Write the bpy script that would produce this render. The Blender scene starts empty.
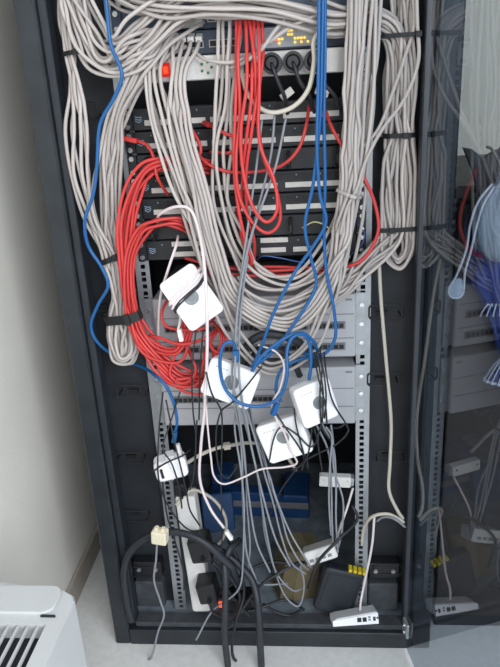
import bpy, bmesh, math, random
import numpy as np
from mathutils.bvhtree import BVHTree
from mathutils import Vector, Matrix
random.seed(7)
S = bpy.context.scene
COL = S.collection

# ---------------------------------------------------------------- camera
CP = Vector((.1118, -1.2862, 1.3458))
YAW, PITCH, ROLL, FPX = -.0905, .359, -.0563, 654.18
_f = Vector((math.sin(YAW)*math.cos(PITCH), math.cos(YAW)*math.cos(PITCH), -math.sin(PITCH)))
_r = Vector((math.cos(YAW), -math.sin(YAW), 0)); _u = _r.cross(_f)
CR = _r*math.cos(ROLL) + _u*math.sin(ROLL)
CU = -_r*math.sin(ROLL) + _u*math.cos(ROLL)
cam = bpy.data.cameras.new('camera'); camo = bpy.data.objects.new('camera', cam); COL.objects.link(camo)
camo.matrix_world = Matrix(((CR.x, CU.x, -_f.x, CP.x), (CR.y, CU.y, -_f.y, CP.y), (CR.z, CU.z, -_f.z, CP.z), (0, 0, 0, 1)))
cam.sensor_fit = 'VERTICAL'; cam.sensor_height = 24; cam.lens = FPX/667*24; cam.clip_start = .01
S.camera = camo
# ---------------------------------------------------------------- light
w = bpy.data.worlds.new('room_daylight'); S.world = w; w.use_nodes = True
bg = w.node_tree.nodes['Background']; bg.inputs[0].default_value = (.86, .93, 1, 1); bg.inputs[1].default_value = .85
la = bpy.data.lights.new('window_light', 'AREA'); la.shape = 'RECTANGLE'; la.size = 2.8; la.size_y = 1.6; la.energy = 150; la.color = (.93, .96, 1)
lo = bpy.data.objects.new('window_light', la); COL.objects.link(lo); lo.location = (1.75, -3.1, 2.3)
lo.rotation_euler = (Vector((0, 0, .7)) - lo.location).to_track_quat('-Z', 'Y').to_euler()
vs = S.view_settings; vs.view_transform = 'Standard'; vs.look = 'None'; vs.exposure = 0; vs.gamma = 1; vs.use_curve_mapping = False

# ---------------------------------------------------------------- helpers
def at(px, py, Y):
    d = _f + CR*((px-250)/FPX) + CU*((333.5-py)/FPX)
    return CP + d*((Y-CP.y)/d.y)
def atz(px, py, z):
    d = _f + CR*((px-250)/FPX) + CU*((333.5-py)/FPX)
    return CP + d*((z-CP.z)/d.z)
def pxm(p): return (p-CP).dot(_f)/FPX           # metres per pixel at a point
def lin(c): return tuple(((v/255)/12.92 if v/255 <= .04045 else ((v/255+.055)/1.055)**2.4) for v in c) + (1,)
M = {}
def mat(name, rgb, rough=.5, metal=0, noise=0, scale=20, bump=0, bscale=60, rnd=0, emit=None, es=1, spec=.5, trans=0, alpha=1):
    m = bpy.data.materials.new(name); m.use_nodes = True; nt = m.node_tree; b = nt.nodes['Principled BSDF']
    b.inputs['Roughness'].default_value = rough; b.inputs['Metallic'].default_value = metal
    b.inputs['Specular IOR Level'].default_value = spec
    b.inputs['Transmission Weight'].default_value = trans; b.inputs['Alpha'].default_value = alpha
    c = lin(rgb); b.inputs['Base Color'].default_value = c
    src = None
    if noise or bump:
        tc = nt.nodes.new('ShaderNodeTexCoord')
    if noise:
        n = nt.nodes.new('ShaderNodeTexNoise'); n.inputs['Scale'].default_value = scale; n.inputs['Detail'].default_value = 5
        nt.links.new(tc.outputs['Object'], n.inputs['Vector'])
        r = nt.nodes.new('ShaderNodeValToRGB'); r.color_ramp.elements[0].position = .3; r.color_ramp.elements[1].position = .7
        r.color_ramp.elements[0].color = tuple(v*(1-noise) for v in c[:3])+(1,); r.color_ramp.elements[1].color = tuple(min(1, v*(1+noise)) for v in c[:3])+(1,)
        nt.links.new(n.outputs['Fac'], r.inputs[0]); src = r.outputs[0]
    if rnd:
        oi = nt.nodes.new('ShaderNodeObjectInfo'); mr = nt.nodes.new('ShaderNodeMapRange')
        mr.inputs[3].default_value = 1-rnd; mr.inputs[4].default_value = 1+rnd*.6
        nt.links.new(oi.outputs['Random'], mr.inputs[0])
        h = nt.nodes.new('ShaderNodeHueSaturation'); nt.links.new(mr.outputs[0], h.inputs['Value'])
        if src: nt.links.new(src, h.inputs['Color'])
        else: h.inputs['Color'].default_value = c
        src = h.outputs[0]
    if src: nt.links.new(src, b.inputs['Base Color'])
    if bump:
        n2 = nt.nodes.new('ShaderNodeTexNoise'); n2.inputs['Scale'].default_value = bscale; n2.inputs['Detail'].default_value = 4
        nt.links.new(tc.outputs['Object'], n2.inputs['Vector'])
        bn = nt.nodes.new('ShaderNodeBump'); bn.inputs['Strength'].default_value = bump; bn.inputs['Distance'].default_value = .004
        nt.links.new(n2.outputs['Fac'], bn.inputs['Height']); nt.links.new(bn.outputs[0], b.inputs['Normal'])
    if emit:
        b.inputs['Emission Color'].default_value = lin(emit); b.inputs['Emission Strength'].default_value = es
    M[name] = m; return m
mat('wall', (232, 229, 220), .8, noise=.03, scale=6, bump=.15, bscale=90)
mat('wall_beige', (240, 232, 214), .8, noise=.03, scale=5, bump=.1)
mat('floor', (226, 226, 224), .45, noise=.06, scale=55)
mat('baseboard', (168, 160, 150), .6, noise=.06, scale=30)
mat('rack', (38, 43, 48), .42, noise=.25, scale=14, bump=.06, bscale=150)
mat('rack_lip', (40, 45, 52), .45, noise=.12, scale=20)
mat('rack_in', (38, 41, 47), .6, noise=.18, scale=16)
mat('rack_floor', (132, 144, 154), .75, noise=.3, scale=22, bump=.2, bscale=80)
mat('foot', (66, 70, 75), .8, noise=.25, scale=40, bump=.3, bscale=120)
mat('steel', (168, 172, 176), .38, metal=.55, noise=.1, scale=40)
mat('chrome', (205, 208, 210), .25, metal=.8)
mat('hole', (16, 17, 20), .8)
mat('grey', (186, 178, 173), .5, rnd=.14)
mat('beige_cable', (205, 198, 184), .5, rnd=.05)
mat('white_cable', (226, 214, 214), .5, rnd=.05)
mat('thin_grey', (140, 144, 150), .5, rnd=.12)
mat('red', (206, 62, 60), .42, rnd=.1)
mat('blue', (22, 92, 152), .42, rnd=.06)
mat('black_cable', (38, 40, 45), .45, rnd=.1)
mat('thick_black', (44, 48, 54), .5, noise=.1, scale=20)
mat('navy_wire', (60, 90, 150), .5); mat('pale_wire', (214, 206, 160), .5)
mat('tie', (26, 27, 30), .6)
mat('plug_clear', (214, 212, 210), .25)
mat('panel_black', (30, 31, 35), .45, noise=.12, scale=30)
mat('strip_white', (214, 210, 204), .6, noise=.04, scale=60)
mat('logo', (150, 180, 205), .5)
mat('switch_navy', (58, 68, 86), .45, noise=.06, scale=30)
mat('switch_bezel', (196, 204, 214), .5, noise=.05)
mat('switch_grey', (178, 178, 182), .5, noise=.04, scale=20)
mat('switch_line', (128, 128, 133), .6)
mat('port', (28, 28, 30), .6)
mat('port_shell', (190, 188, 184), .45)
mat('pdu_white', (224, 222, 218), .45, noise=.03, scale=30)
mat('adapter', (246, 246, 248), .35)
mat('adapter_edge', (226, 224, 224), .4)
mat('disc', (128, 136, 138), .3, noise=.2, scale=120)
mat('cream', (236, 226, 200), .45)
mat('plug_black', (24, 25, 28), .4)
mat('lamp_red', (255, 60, 30), .3, emit=(255, 60, 25), es=2.2)
mat('rocker', (206, 44, 30), .3, emit=(200, 30, 20), es=.5)
mat('led_amber', (255, 210, 80), .3, emit=(255, 205, 80), es=1.3)
mat('led_green', (120, 255, 150), .3, emit=(110, 230, 140), es=.8)
mat('led_row', (150, 170, 156), .4)
mat('led_off', (206, 214, 222), .4)
mat('green', (60, 120, 80), .5)
mat('yellow', (226, 200, 40), .5)
mat('cardboard', (112, 100, 74), .8, noise=.12, scale=30)
mat('cardboard_tape', (128, 116, 88), .5)
mat('tower', (38, 42, 49), .4, noise=.1, scale=15)
mat('blue_plastic', (34, 74, 124), .45, noise=.1, scale=20)
mat('ac_white', (196, 199, 200), .45, noise=.02)
mat('ac_slat', (186, 189, 190), .5)
mat('ac_dark', (24, 28, 38), .7)
mat('wood', (60, 52, 47), .5, noise=.2, scale=6)
mat('knob', (150, 148, 140), .35, metal=.6)
mat('bag_pale', (158, 172, 186), .6, noise=.1, scale=12)
mat('bag_dark', (40, 42, 48), .7, noise=.2, scale=20)
mat('cloth_blue', (8, 46, 120), .7, noise=.15, scale=25)
mat('cloth_white', (196, 200, 210), .7)
# tinted door glass: tint for what passes through, fresnel mirror on top
g = bpy.data.materials.new('door_glass'); g.use_nodes = True; nt = g.node_tree
for n in list(nt.nodes): nt.nodes.remove(n)
o_ = nt.nodes.new('ShaderNodeOutputMaterial'); mx = nt.nodes.new('ShaderNodeMixShader')
tr = nt.nodes.new('ShaderNodeBsdfTransparent'); tr.inputs[0].default_value = (.57, .61, .65, 1)
gl = nt.nodes.new('ShaderNodeBsdfGlossy'); gl.inputs[0].default_value = (.92, .96, 1, 1); gl.inputs['Roughness'].default_value = .012
fr = nt.nodes.new('ShaderNodeFresnel'); fr.inputs[0].default_value = 1.52
ge = nt.nodes.new('ShaderNodeNewGeometry'); m1 = nt.nodes.new('ShaderNodeMath'); m1.operation = 'SUBTRACT'; m1.inputs[0].default_value = 1; nt.links.new(ge.outputs['Backfacing'], m1.inputs[1])
m2 = nt.nodes.new('ShaderNodeMath'); m2.operation = 'MULTIPLY'; m2.inputs[1].default_value = 1.0; nt.links.new(fr.outputs[0], m2.inputs[0])   # coated pane: both faces reflect
m3 = nt.nodes.new('ShaderNodeMath'); m3.operation = 'MULTIPLY'; m3.use_clamp = True; nt.links.new(m1.outputs[0], m3.inputs[0]); nt.links.new(m2.outputs[0], m3.inputs[1])
nt.links.new(m3.outputs[0], mx.inputs[0]); nt.links.new(tr.outputs[0], mx.inputs[1]); nt.links.new(gl.outputs[0], mx.inputs[2]); nt.links.new(mx.outputs[0], o_.inputs[0])
M['door_glass'] = g

def link(name, me, m, parent=None, smooth=False):
    o = bpy.data.objects.new(name, me); COL.objects.link(o)
    if m is not None and not me.materials: me.materials.append(M[m])
    if parent: o.parent = parent
    if smooth:
        for p in me.polygons: p.use_smooth = True
    return o
def tag(o, label=None, cat=None, group=None, kind=None):
    if label: o['label'] = label
    if cat: o['category'] = cat
    if group: o['group'] = group
    if kind: o['kind'] = kind
    return o
def empty(name, loc=(0, 0, 0), rot=None, label=None, cat=None, group=None):
    o = bpy.data.objects.new(name, None); COL.objects.link(o); o.empty_display_size = .02
    o.location = loc
    if rot is not None: o.rotation_euler = rot
    return tag(o, label, cat, group)
class MB:
    def __init__(s): s.bm = bmesh.new()
    def box(s, x0, x1, y0, y1, z0, z1, bev=0, mtx=None, seg=1):
        r = bmesh.ops.create_cube(s.bm, size=1); vs_ = r['verts']
        for v in vs_: v.co = Vector(((x0+x1)/2+v.co.x*(x1-x0), (y0+y1)/2+v.co.y*(y1-y0), (z0+z1)/2+v.co.z*(z1-z0)))
        if bev:
            es = list({e for v in vs_ for e in v.link_edges})
            q = bmesh.ops.bevel(s.bm, geom=es, offset=bev, segments=seg, affect='EDGES', profile=.5)
            vs_ = list({v for f in q['faces'] for v in f.verts} | {v for v in vs_ if v.is_valid})
        if mtx: bmesh.ops.transform(s.bm, matrix=mtx, verts=vs_)
        return s
    def cyl(s, c, axis, r, h, n=16, r2=None):
        q = bmesh.ops.create_cone(s.bm, cap_ends=True, segments=n, radius1=r, radius2=r if r2 is None else r2, depth=h)
        mt = Matrix.Translation(Vector(c)) @ Vector(axis).to_track_quat('Z', 'Y').to_matrix().to_4x4()
        bmesh.ops.transform(s.bm, matrix=mt, verts=q['verts']); return s
    def rprism(s, w, h, d, r, bev=.003, n=5):
        """rounded rectangle w (x) by h (z), depth d (y), centred"""
        pts = []
        for cx, cz, a0 in ((w/2-r, h/2-r, 0), (-w/2+r, h/2-r, 90), (-w/2+r, -h/2+r, 180), (w/2-r, -h/2+r, 270)):
            for k in range(n+1):
                a = math.radians(a0+90*k/n); pts.append((cx+r*math.cos(a), cz+r*math.sin(a)))
        rings = []
        for y, ins in ((-d/2, bev), (-d/2+bev*.35, bev*.3), (-d/2+bev, 0), (d/2-bev, 0), (d/2-bev*.35, bev*.3), (d/2, bev)):
            rings.append([s.bm.verts.new((x*(1-2*ins/w), y, z*(1-2*ins/h))) for x, z in pts])
        for a, b in zip(rings, rings[1:]):
            for i in range(len(pts)):
                j = (i+1) % len(pts); s.bm.faces.new((a[i], a[j], b[j], b[i]))
        s.bm.faces.new(rings[0][::-1]); s.bm.faces.new(rings[-1]); return s
    def loft(s, rings, cap=True):
        R_ = [[s.bm.verts.new(p) for p in r] for r in rings]
        for a, b in zip(R_, R_[1:]):
            for i in range(len(a)):
                j = (i+1) % len(a); s.bm.faces.new((a[i], a[j], b[j], b[i]))
        if cap: s.bm.faces.new(R_[0][::-1]); s.bm.faces.new(R_[-1])
        return s
    def tube(s, pts, r, n=6, closed=False):
        P = [Vector(p) for p in pts]; rings = []; prev = None; N = len(P)
        for i, p in enumerate(P):
            if closed: t = P[(i+1) % N]-P[i-1]
            else: t = P[min(i+1, N-1)]-P[max(i-1, 0)]
            if t.length < 1e-9: t = Vector((0, 0, 1))
            t.normalize()
            if prev is None:
                a = Vector((0, 1, 0)) if abs(t.y) < .9 else Vector((1, 0, 0))
                nrm = (a - t*a.dot(t)).normalized()
            else:
                nrm = prev - t*prev.dot(t)
                nrm = nrm.normalized() if nrm.length > 1e-6 else t.orthogonal().normalized()
            prev = nrm; b = t.cross(nrm)
            rings.append([s.bm.verts.new(p + (nrm*math.cos(2*math.pi*k/n)+b*math.sin(2*math.pi*k/n))*r) for k in range(n)])
        prs = list(zip(rings, rings[1:])) + ([(rings[-1], rings[0])] if closed else [])
        for a, b in prs:
            for k in range(n): s.bm.faces.new((a[k], a[(k+1) % n], b[(k+1) % n], b[k]))
        if not closed: s.bm.faces.new(rings[0][::-1]); s.bm.faces.new(rings[-1])
        return s
    def mesh(s, name):
        bmesh.ops.recalc_face_normals(s.bm, faces=s.bm.faces); me = bpy.data.meshes.new(name); s.bm.to_mesh(me); s.bm.free(); return me
    def build(s, name, m, parent=None, smooth=False): return link(name, s.mesh(name), m, parent, smooth)
def spline(pts, step=.012):
    P = [Vector(p) for p in pts]
    if len(P) < 3: return P
    P = [P[0]*2-P[1]] + P + [P[-1]*2-P[-2]]; out = []
    for i in range(1, len(P)-2):
        a, b, c, d = P[i-1:i+3]; n = max(2, int((c-b).length/step))
        for k in range(n):
            t = k/n; t2 = t*t; t3 = t2*t
            out.append(.5*((2*b)+(c-a)*t+(2*a-5*b+4*c-d)*t2+(3*b-a-3*c+d)*t3))
    out.append(P[-2]); return out
CAT = 'cable'
CABLES = []; TIES = []
def cable_w(name, pts, r, m, label, group=None, n=6):
    o = link(name, bpy.data.meshes.new(name), m)
    CABLES.append([o, spline(pts, .005), r, n])
    return tag(o, label, CAT, group)
def cable(name, pts, r, m, label, group=None, n=6):
    return cable_w(name, [at(*p) for p in pts], r, m, label, group, n)
def bundle(n, path, r, m, name, label, group, jit=.42, fan=None):
    W = [at(p[0], p[1], p[2]) for p in path]
    sl = [(i+.5)/n*2-1 for i in range(n)]
    res = []
    for i in range(n):
        u = sl[i]; v = random.uniform(-1, 1); pts = []
        for k, p in enumerate(path):
            t = W[min(k+1, len(W)-1)]-W[max(k-1, 0)]; t.y = 0; t.normalize()
            nr = Vector((-t.z, 0, t.x)); mm = pxm(W[k])
            uu = max(-1.05, min(1.05, u + random.uniform(-jit, jit)))
            vv = max(-1, min(1, v + random.uniform(-.3, .3)))
            pts.append(W[k] + nr*(uu*p[3]*mm) + Vector((0, vv*p[4], 0)))
        res.append(cable_w(name, pts, r, m, label, group))
    return res
def plug_on(c, p, d, m='plug_clear', L=.02, w=.010, name='plug'):
    d = Vector(d).normalized(); q = d.to_track_quat('Z', 'Y').to_matrix().to_4x4()
    b = MB().box(-w/2, w/2, -w*.4, w*.4, -L/2, L/2, .0012, Matrix.Translation(p) @ q)
    return b.build(name, m, c)
def tie(px, py, Y, a_px, b, ang, h, label, group=None, name='cable_tie', m='tie', mats=('grey',)):
    o = link(name, bpy.data.meshes.new(name), m)
    TIES.append((o, at(px, py, Y), a_px, ang, h, mats))
    return tag(o, label, 'cable tie', group)
def finish_ties():
    """each tie is closed round the cables that pass through it"""
    for o, c, a_px, ang, h, mats in TIES:
        th = math.radians(ang); a = a_px*pxm(c)
        X = Vector((math.cos(th), 0, math.sin(th))); Z = Vector((-math.sin(th), 0, math.cos(th))); Yv = Vector((0, 1, 0))
        pts = []
        for co, P, r, n in CABLES:
            if co.data.materials[0].name not in mats: continue
            for p in P:
                d = Vector(p)-c
                if abs(d.dot(Z)) < h/2+.004 and abs(d.dot(X)) < a*1.3 and abs(d.y) < .075:
                    pts += [(d.dot(X)+r*1.12*math.cos(q*math.pi/6), d.y+r*1.12*math.sin(q*math.pi/6)) for q in range(12)]
        pts = sorted(set(pts)); hull_ = []
        for seq in (pts, pts[::-1]):                  # convex outline of the bundle
            ch = []
            for q in seq:
                while len(ch) > 1 and (ch[-1][0]-ch[-2][0])*(q[1]-ch[-2][1])-(ch[-1][1]-ch[-2][1])*(q[0]-ch[-2][0]) <= 0: ch.pop()
                ch.append(q)
            hull_ += ch[:-1]
        mx = sum(q[0] for q in hull_)/len(hull_); my = sum(q[1] for q in hull_)/len(hull_)
        mb = MB(); N = len(hull_); V = []
        for u_, v_ in hull_:
            e = math.hypot(u_-mx, v_-my); f_ = (e+.0022)/e
            i_ = c + X*u_ + Yv*v_; w2 = c + X*(mx+(u_-mx)*f_) + Yv*(my+(v_-my)*f_)
            V.append([mb.bm.verts.new(q) for q in (i_-Z*h/2, w2-Z*h/2, w2+Z*h/2, i_+Z*h/2)])
        for k in range(N):
            P_, Q_ = V[k], V[(k+1) % N]
            for j in range(4): mb.bm.faces.new((P_[j], P_[(j+1) % 4], Q_[(j+1) % 4], Q_[j]))
        fr_ = min(hull_, key=lambda q: q[1])
        p0 = c + X*fr_[0] + Yv*(fr_[1]-.0035)
        mb.box(-.006, .006, -.003, .003, -h*.6, h*.6, .001, Matrix.Translation(p0) @ Matrix.Rotation(-th, 4, 'Y'))
        bmesh.ops.recalc_face_normals(mb.bm, faces=mb.bm.faces); mb.bm.to_mesh(o.data); mb.bm.free()
def finish_cables():
    """lay the cables so that they press against one another and the things they touch instead of passing through"""
    bpy.context.view_layer.update()
    def rootof(o):
        while o.parent: o = o.parent
        return o
    def tree(obs):
        V, F = [], []
        for o in obs:
            k = len(V); V += [o.matrix_world @ v.co for v in o.data.vertices]; F += [tuple(i+k for i in p.vertices) for p in o.data.polygons]
        return BVHTree.FromPolygons(V, F)
    solid, front = [], []
    for o in bpy.data.objects:
        if o.type != 'MESH' or not o.data.polygons: continue
        rt = rootof(o); cat = rt.get('category')
        if cat in ('cable', 'cable tie', 'label', 'bag', 'cloth') or o.name.startswith(('cord', 'wrapped', 'glass')): continue
        if cat in ('adapter', 'plug', 'power strip', 'network box', 'box', 'router', 'bracket') or o.name.startswith('cable_ring'): front.append(o)
        elif cat in ('rack', 'switch', 'patch panel', 'cable manager') or rt.get('kind') == 'structure': solid.append(o)
    ts, tf = tree(solid), tree(front)
    P = np.array([tuple(p) for c in CABLES for p in c[1]]); N = len(P)
    ID = np.concatenate([np.full(len(c[1]), i) for i, c in enumerate(CABLES)]); RAD = np.array([CABLES[i][2] for i in ID])
    first = np.concatenate([[True], ID[1:] != ID[:-1]]); last = np.concatenate([ID[1:] != ID[:-1], [True]])
    free = np.ones(N)                                # plugged ends stay put
    pos = np.concatenate([np.arange(len(c[1])) for c in CABLES]); ln_ = np.array([len(CABLES[i][1]) for i in ID])
    end = np.minimum(pos, ln_-1-pos); plugged = np.array([len(CABLES[i][0].children) > 0 for i in ID])
    free[plugged] = np.clip((end[plugged]-1)/7, 0, 1)
    P0 = P.copy(); D = np.zeros_like(P)
    def smooth(D):
        A = np.roll(D, 1, 0); A[first] = D[first]; B = np.roll(D, -1, 0); B[last] = D[last]
        return .5*D + .25*(A+B)
    cell = 2*RAD.max()
    ITER = 110
    for it in range(ITER):
        P = P0 + D
        g = np.floor((P-P.min(0))/cell).astype(np.int64)+1; dim = g.max(0)+2
        key = (g[:, 0]*dim[1]+g[:, 1])*dim[2]+g[:, 2]; order = np.argsort(key, kind='stable'); ks = key[order]
        push = np.zeros_like(P); wsum = np.zeros(N)
        for dx in (-1, 0, 1):
            for dy in (-1, 0, 1):
                for dz in (-1, 0, 1):
                    off = (dx*dim[1]+dy)*dim[2]+dz
                    if off < 0: continue
                    lo_ = np.searchsorted(ks, key+off, 'left'); hi_ = np.searchsorted(ks, key+off, 'right'); cnt = hi_-lo_
                    I = np.repeat(np.arange(N), cnt)
                    if not len(I): continue
                    st = np.repeat(lo_-np.concatenate([[0], np.cumsum(cnt)[:-1]]), cnt)
                    J = order[st+np.arange(len(I))]
                    k = (ID[I] != ID[J]) if off else ((ID[I] < ID[J]))
                    I, J = I[k], J[k]; d = P[I]-P[J]; L = np.linalg.norm(d, axis=1); need = (RAD[I]+RAD[J])*1.03
                    k = L < need; I, J, d, L, need = I[k], J[k], d[k], L[k], need[k]
                    if not len(I): continue
                    d[:, 1] *= 1.8
                    tie_ = np.abs(d[:, 1]) < 4e-4; d[tie_, 1] = np.where(ID[I[tie_]] < ID[J[tie_]], 1, -1)*1e-3
                    d /= np.linalg.norm(d, axis=1)[:, None]
                    m = (need-L)[:, None]*.5*d
                    np.add.at(push, I, m); np.add.at(push, J, -m); np.add.at(wsum, I, 1); np.add.at(wsum, J, 1)
        wm = np.maximum(1, wsum*.3)[:, None]
        D += push/wm*free[:, None]
        if it % 3 == 2 and it < ITER-12: D = smooth(D)
        D *= np.minimum(1, .05/np.maximum(1e-9, np.linalg.norm(D, axis=1)))[:, None]
        if it % 10 == 9 or it == ITER-4:
            P = P0 + D
            for i in range(N):
                if free[i] < .5: continue
                p = Vector(P[i]); r = RAD[i]*.95
                if p.z < r: D[i, 2] += r-p.z
                for t_, fr_ in ((ts, False), (tf, True)):
                    if fr_ and end[i] < 3: continue
                    h = t_.find_nearest(p, .03)
                    if h[0] is None: continue
                    sd = (p-h[0]).dot(h[1]); dist = h[3]
                    if dist >= r and sd >= 0: continue
                    if sd < 0 and dist > r and not fr_ and (-h[1].y < .5): continue
                    if fr_:
                        q = t_.ray_cast(Vector((p.x, p.y-.06, p.z)), Vector((0, 1, 0)), .065)
                        if q[0] is not None and abs(q[0].y-r-p.y) < .05: D[i, 1] += q[0].y-r-p.y; continue
                    n_ = h[1] if sd < 0 else (p-h[0]).normalized()
                    D[i] += np.array(h[0]+n_*r-p)
            D = np.where(free[:, None] > 0, D, 0)
            if it < ITER-12: D = smooth(smooth(D))
    P = P0 + D; k = 0
    for c in CABLES:
        n_ = len(c[1]); c[1] = [Vector(q) for q in P[k:k+n_]]; k += n_
        mb = MB().tube(c[1], c[2], c[3]); bmesh.ops.recalc_face_normals(mb.bm, faces=mb.bm.faces); mb.bm.to_mesh(c[0].data); mb.bm.free()
        for f in c[0].data.polygons: f.use_smooth = True

# ---------------------------------------------------------------- room
tag(MB().box(-.6, 3, -4, 1.02, -.03, 0).build('floor', 'floor'), 'light grey speckled floor', kind='structure')
tag(MB().box(-.60, -.566, -4, 1.02, 0, 2.6).build('wall_left', 'wall'), 'plain off white wall close beside the rack', kind='structure')
tag(MB().box(-.60, 3, 1.02, 1.06, 0, 2.6).build('wall_back', 'wall_beige'), 'plain beige wall behind the rack', kind='structure')
tag(MB().box(-.566, -.554, -4, 1.02, 0, .075, .003).build('baseboard_left', 'baseboard'), 'low beige baseboard along the off white wall', kind='structure')

# ---------------------------------------------------------------- rack cabinet
HW = .4035; H = 2.0; DP = .82; RY = .071
rack = empty('server_rack', (0, 0, 0), None, 'tall black server rack cabinet with its tinted glass door standing open', 'rack')
for s in (-1, 1):
    pi_, li_ = (.363, .347) if s < 0 else (.357, .338)
    a, b = sorted((s*HW, s*pi_))
    MB().box(a, b, 0, .05, .0, H, .004).build('front_post', 'rack', rack)
    a, b = sorted((s*pi_, s*li_))
    MB().box(a, b, .014, .05, .055, H-.05, .002).build('post_lip', 'rack_lip', rack)
    a, b = sorted((s*HW, s*.388))
    MB().box(a, b, .05, DP, .0, H).build('side_panel', 'rack_in', rack)
    a, b = sorted((s*.388, s*.2535))
    MB().box(a, b, .105, .112, .05, H-.05).build('cable_panel', 'rack_in', rack)
MB().box(-.363, .357, 0.0005, .05, 0, .048, .0015).build('bottom_sill', 'rack', rack)
MB().box(-.347, .338, .012, .05, .048, .062, .002).build('sill_lip', 'foot', rack)
MB().box(-.357, .357, 0, .05, H-.06, H, .004).build('top_rail', 'rack', rack)
MB().box(-.388, .388, .05, DP, .03, .045).build('rack_floor', 'rack_floor', rack)
MB().box(-.388, .388, DP-.02, DP, .045, H).build('back_panel', 'rack_in', rack)
MB().box(-.388, .388, .05, DP, H-.03, H).build('roof', 'rack_in', rack)
# front mounting rails with real square holes
def rail_mesh():
    mb = MB(); x0, x1 = 0, .031; z0, z1 = .05, 1.94
    mb.box(x0, .009, 0, .003, z0, z1); mb.box(.019, x1, 0, .003, z0, z1); mb.box(x1-.003, x1, .003, .05, z0, z1)
    z = z0; k = 0
    pitch = (.01588, .01588, .0127)
    while z < z1-.03:
        p = pitch[k % 3]; mb.box(.009, .019, 0, .003, z, z+p-.0095); z += p; k += 1
    mb.box(.009, .019, 0, .003, z, z1)
    return mb.mesh('rail')
rme = rail_mesh()
r1 = link('mounting_rail', rme, 'steel', rack); r1.location = (.2225, RY, 0)
r2 = link('mounting_rail', rme, 'steel', rack); r2.location = (-.2225, RY, 0); r2.scale = (-1, 1, 1)
# dark filler strip behind the rail holes up to the cable panels
for s in (-1, 1):
    a, b = sorted((s*.2535, s*.250)); MB().box(a, b, .10, .13, .05, 1.94).build('rail_brace', 'rack_lip', rack)
# wire cable rings on the cable panels
def ring_mesh(wd, ht):
    mb = MB(); y = -.035; r = .006
    pts = []
    for cx, cz, a0 in ((wd/2-r, ht/2-r, 0), (-wd/2+r, ht/2-r, 90), (-wd/2+r, -ht/2+r, 180), (wd/2-r, -ht/2+r, 270)):
        for k in range(4):
            a = math.radians(a0+30*k); pts.append((cx+r*math.cos(a), y, cz+r*math.sin(a)))
    mb.tube(pts, .0019, 6, True)
    for sx in (-1, 1): mb.tube([(sx*(wd/2-.004), y, -ht/2+.004), (sx*(wd/2-.004), .0, -ht/2+.004)], .0019, 6)
    mb.box(-wd*.22, wd*.1, -.006, .001, -ht*.62, -ht*.3)
    return mb.mesh('cable_ring')
crm = ring_mesh(.072, .030)
for px, py in ((135, 385), (132, 451), (137, 508), (143, 563), (384, 307), (382, 373), (389, 449), (387, 509), (104, 300), (92, 180), (85, 110), (386, 560)):
    o = link('cable_ring', crm, 'tie', rack); o.location = at(px, py, .104)
for z_ in (1.70, 1.86):
    o = link('cable_ring', crm, 'tie', rack); o.location = (.315, .104, z_)
# bolted foot brackets inside the bottom corners
for px, sx in ((151, -1), (383, 1)):
    c = at(px, 578, .09); cx = c.x
    br = MB().box(cx-.038, cx+.038, .07, .10, .16, .205, .002).build('foot_bracket', 'panel_black', rack)
    for k in (-1, 1): MB().cyl((cx+k*.022, .067, .185), (0, -1, 0), .0055, .006, 10).build('bolt', 'steel', br)
    MB().box(cx-.04, cx+.036, .065, .10, .062, .145, .004).build('foot_block', 'foot', rack)
# glass door, swung open past square on the right-hand post
PH = math.radians(10); HX, HY = .347, -.008
door = bpy.data.objects.new('glass_door', None); COL.objects.link(door); door.parent = rack
door.location = (HX, HY, 0); door.rotation_euler = (0, 0, PH - math.pi/2)      # local +x runs along the door
tag(door, 'dark tinted glass door swung open')
MB().box(0, .72, -.003, .003, .012, H-.01).build('glass_pane', 'door_glass', door)
hp = MB().box(-.012, .02, -.011, -.004, .06, .102, .0015).build('hinge_plate', 'steel', door)
for z in (.07, .091): MB().cyl((.004, -.013, z), (0, -1, 0), .005, .004, 10).build('screw', 'chrome', hp)
MB().box(-.012, .02, -.011, -.004, 1.88, 1.93, .0015).build('hinge_plate', 'steel', door)
hd = MB().box(.66, .69, -.02, .02, .98, 1.12, .004).build('door_lock', 'rack_lip', door)

# ---------------------------------------------------------------- rack equipment
FY = RY - .002
screw_me = None
def screws(parent, z0, z1, side=(-1, 1)):
    global screw_me
    if screw_me is None:
        mb = MB().cyl((0, 0, 0), (0, -1, 0), .0048, .004, 10); mb.box(-.0036, .0036, -.0028, -.0018, -.0007, .0007); screw_me = mb.mesh('screw'); screw_me.materials.append(M['chrome'])
    for s in side:
        for z in (z0, z1):
            o = link('screw', screw_me, None, parent); o.location = (s*.2325, FY-.008, z)
def unit(name, label, cat, z0, z1, fm, depth=.25, ears='panel_black', group=None, fy=0):
    t = empty(name, (0, FY, z0), None, label, cat, group)
    MB().box(-.222, .222, -.004-fy, depth, .001, z1-z0-.001, .0015).build('housing', fm, t)
    for s in (-1, 1):
        a, b = sorted((s*.2222, s*.2413)); MB().box(a, b, -.005, -.0005, .001, z1-z0-.001, .0008).build('ear', ears, t)
    h = z1-z0
    global screw_me
    if screw_me is None:
        mb = MB().cyl((0, 0, 0), (0, -1, 0), .0050, .004, 10); mb.box(-.0038, .0038, -.0032, -.0018, -.0007, .0007); screw_me = mb.mesh('screw'); screw_me.materials.append(M['chrome'])
    for s in (-1, 1):
        for z in (h*.2, h*.8):
            o = link('screw', screw_me, None, t); o.location = (s*.2325, -.006, z)
    return t
U = .04445
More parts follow.
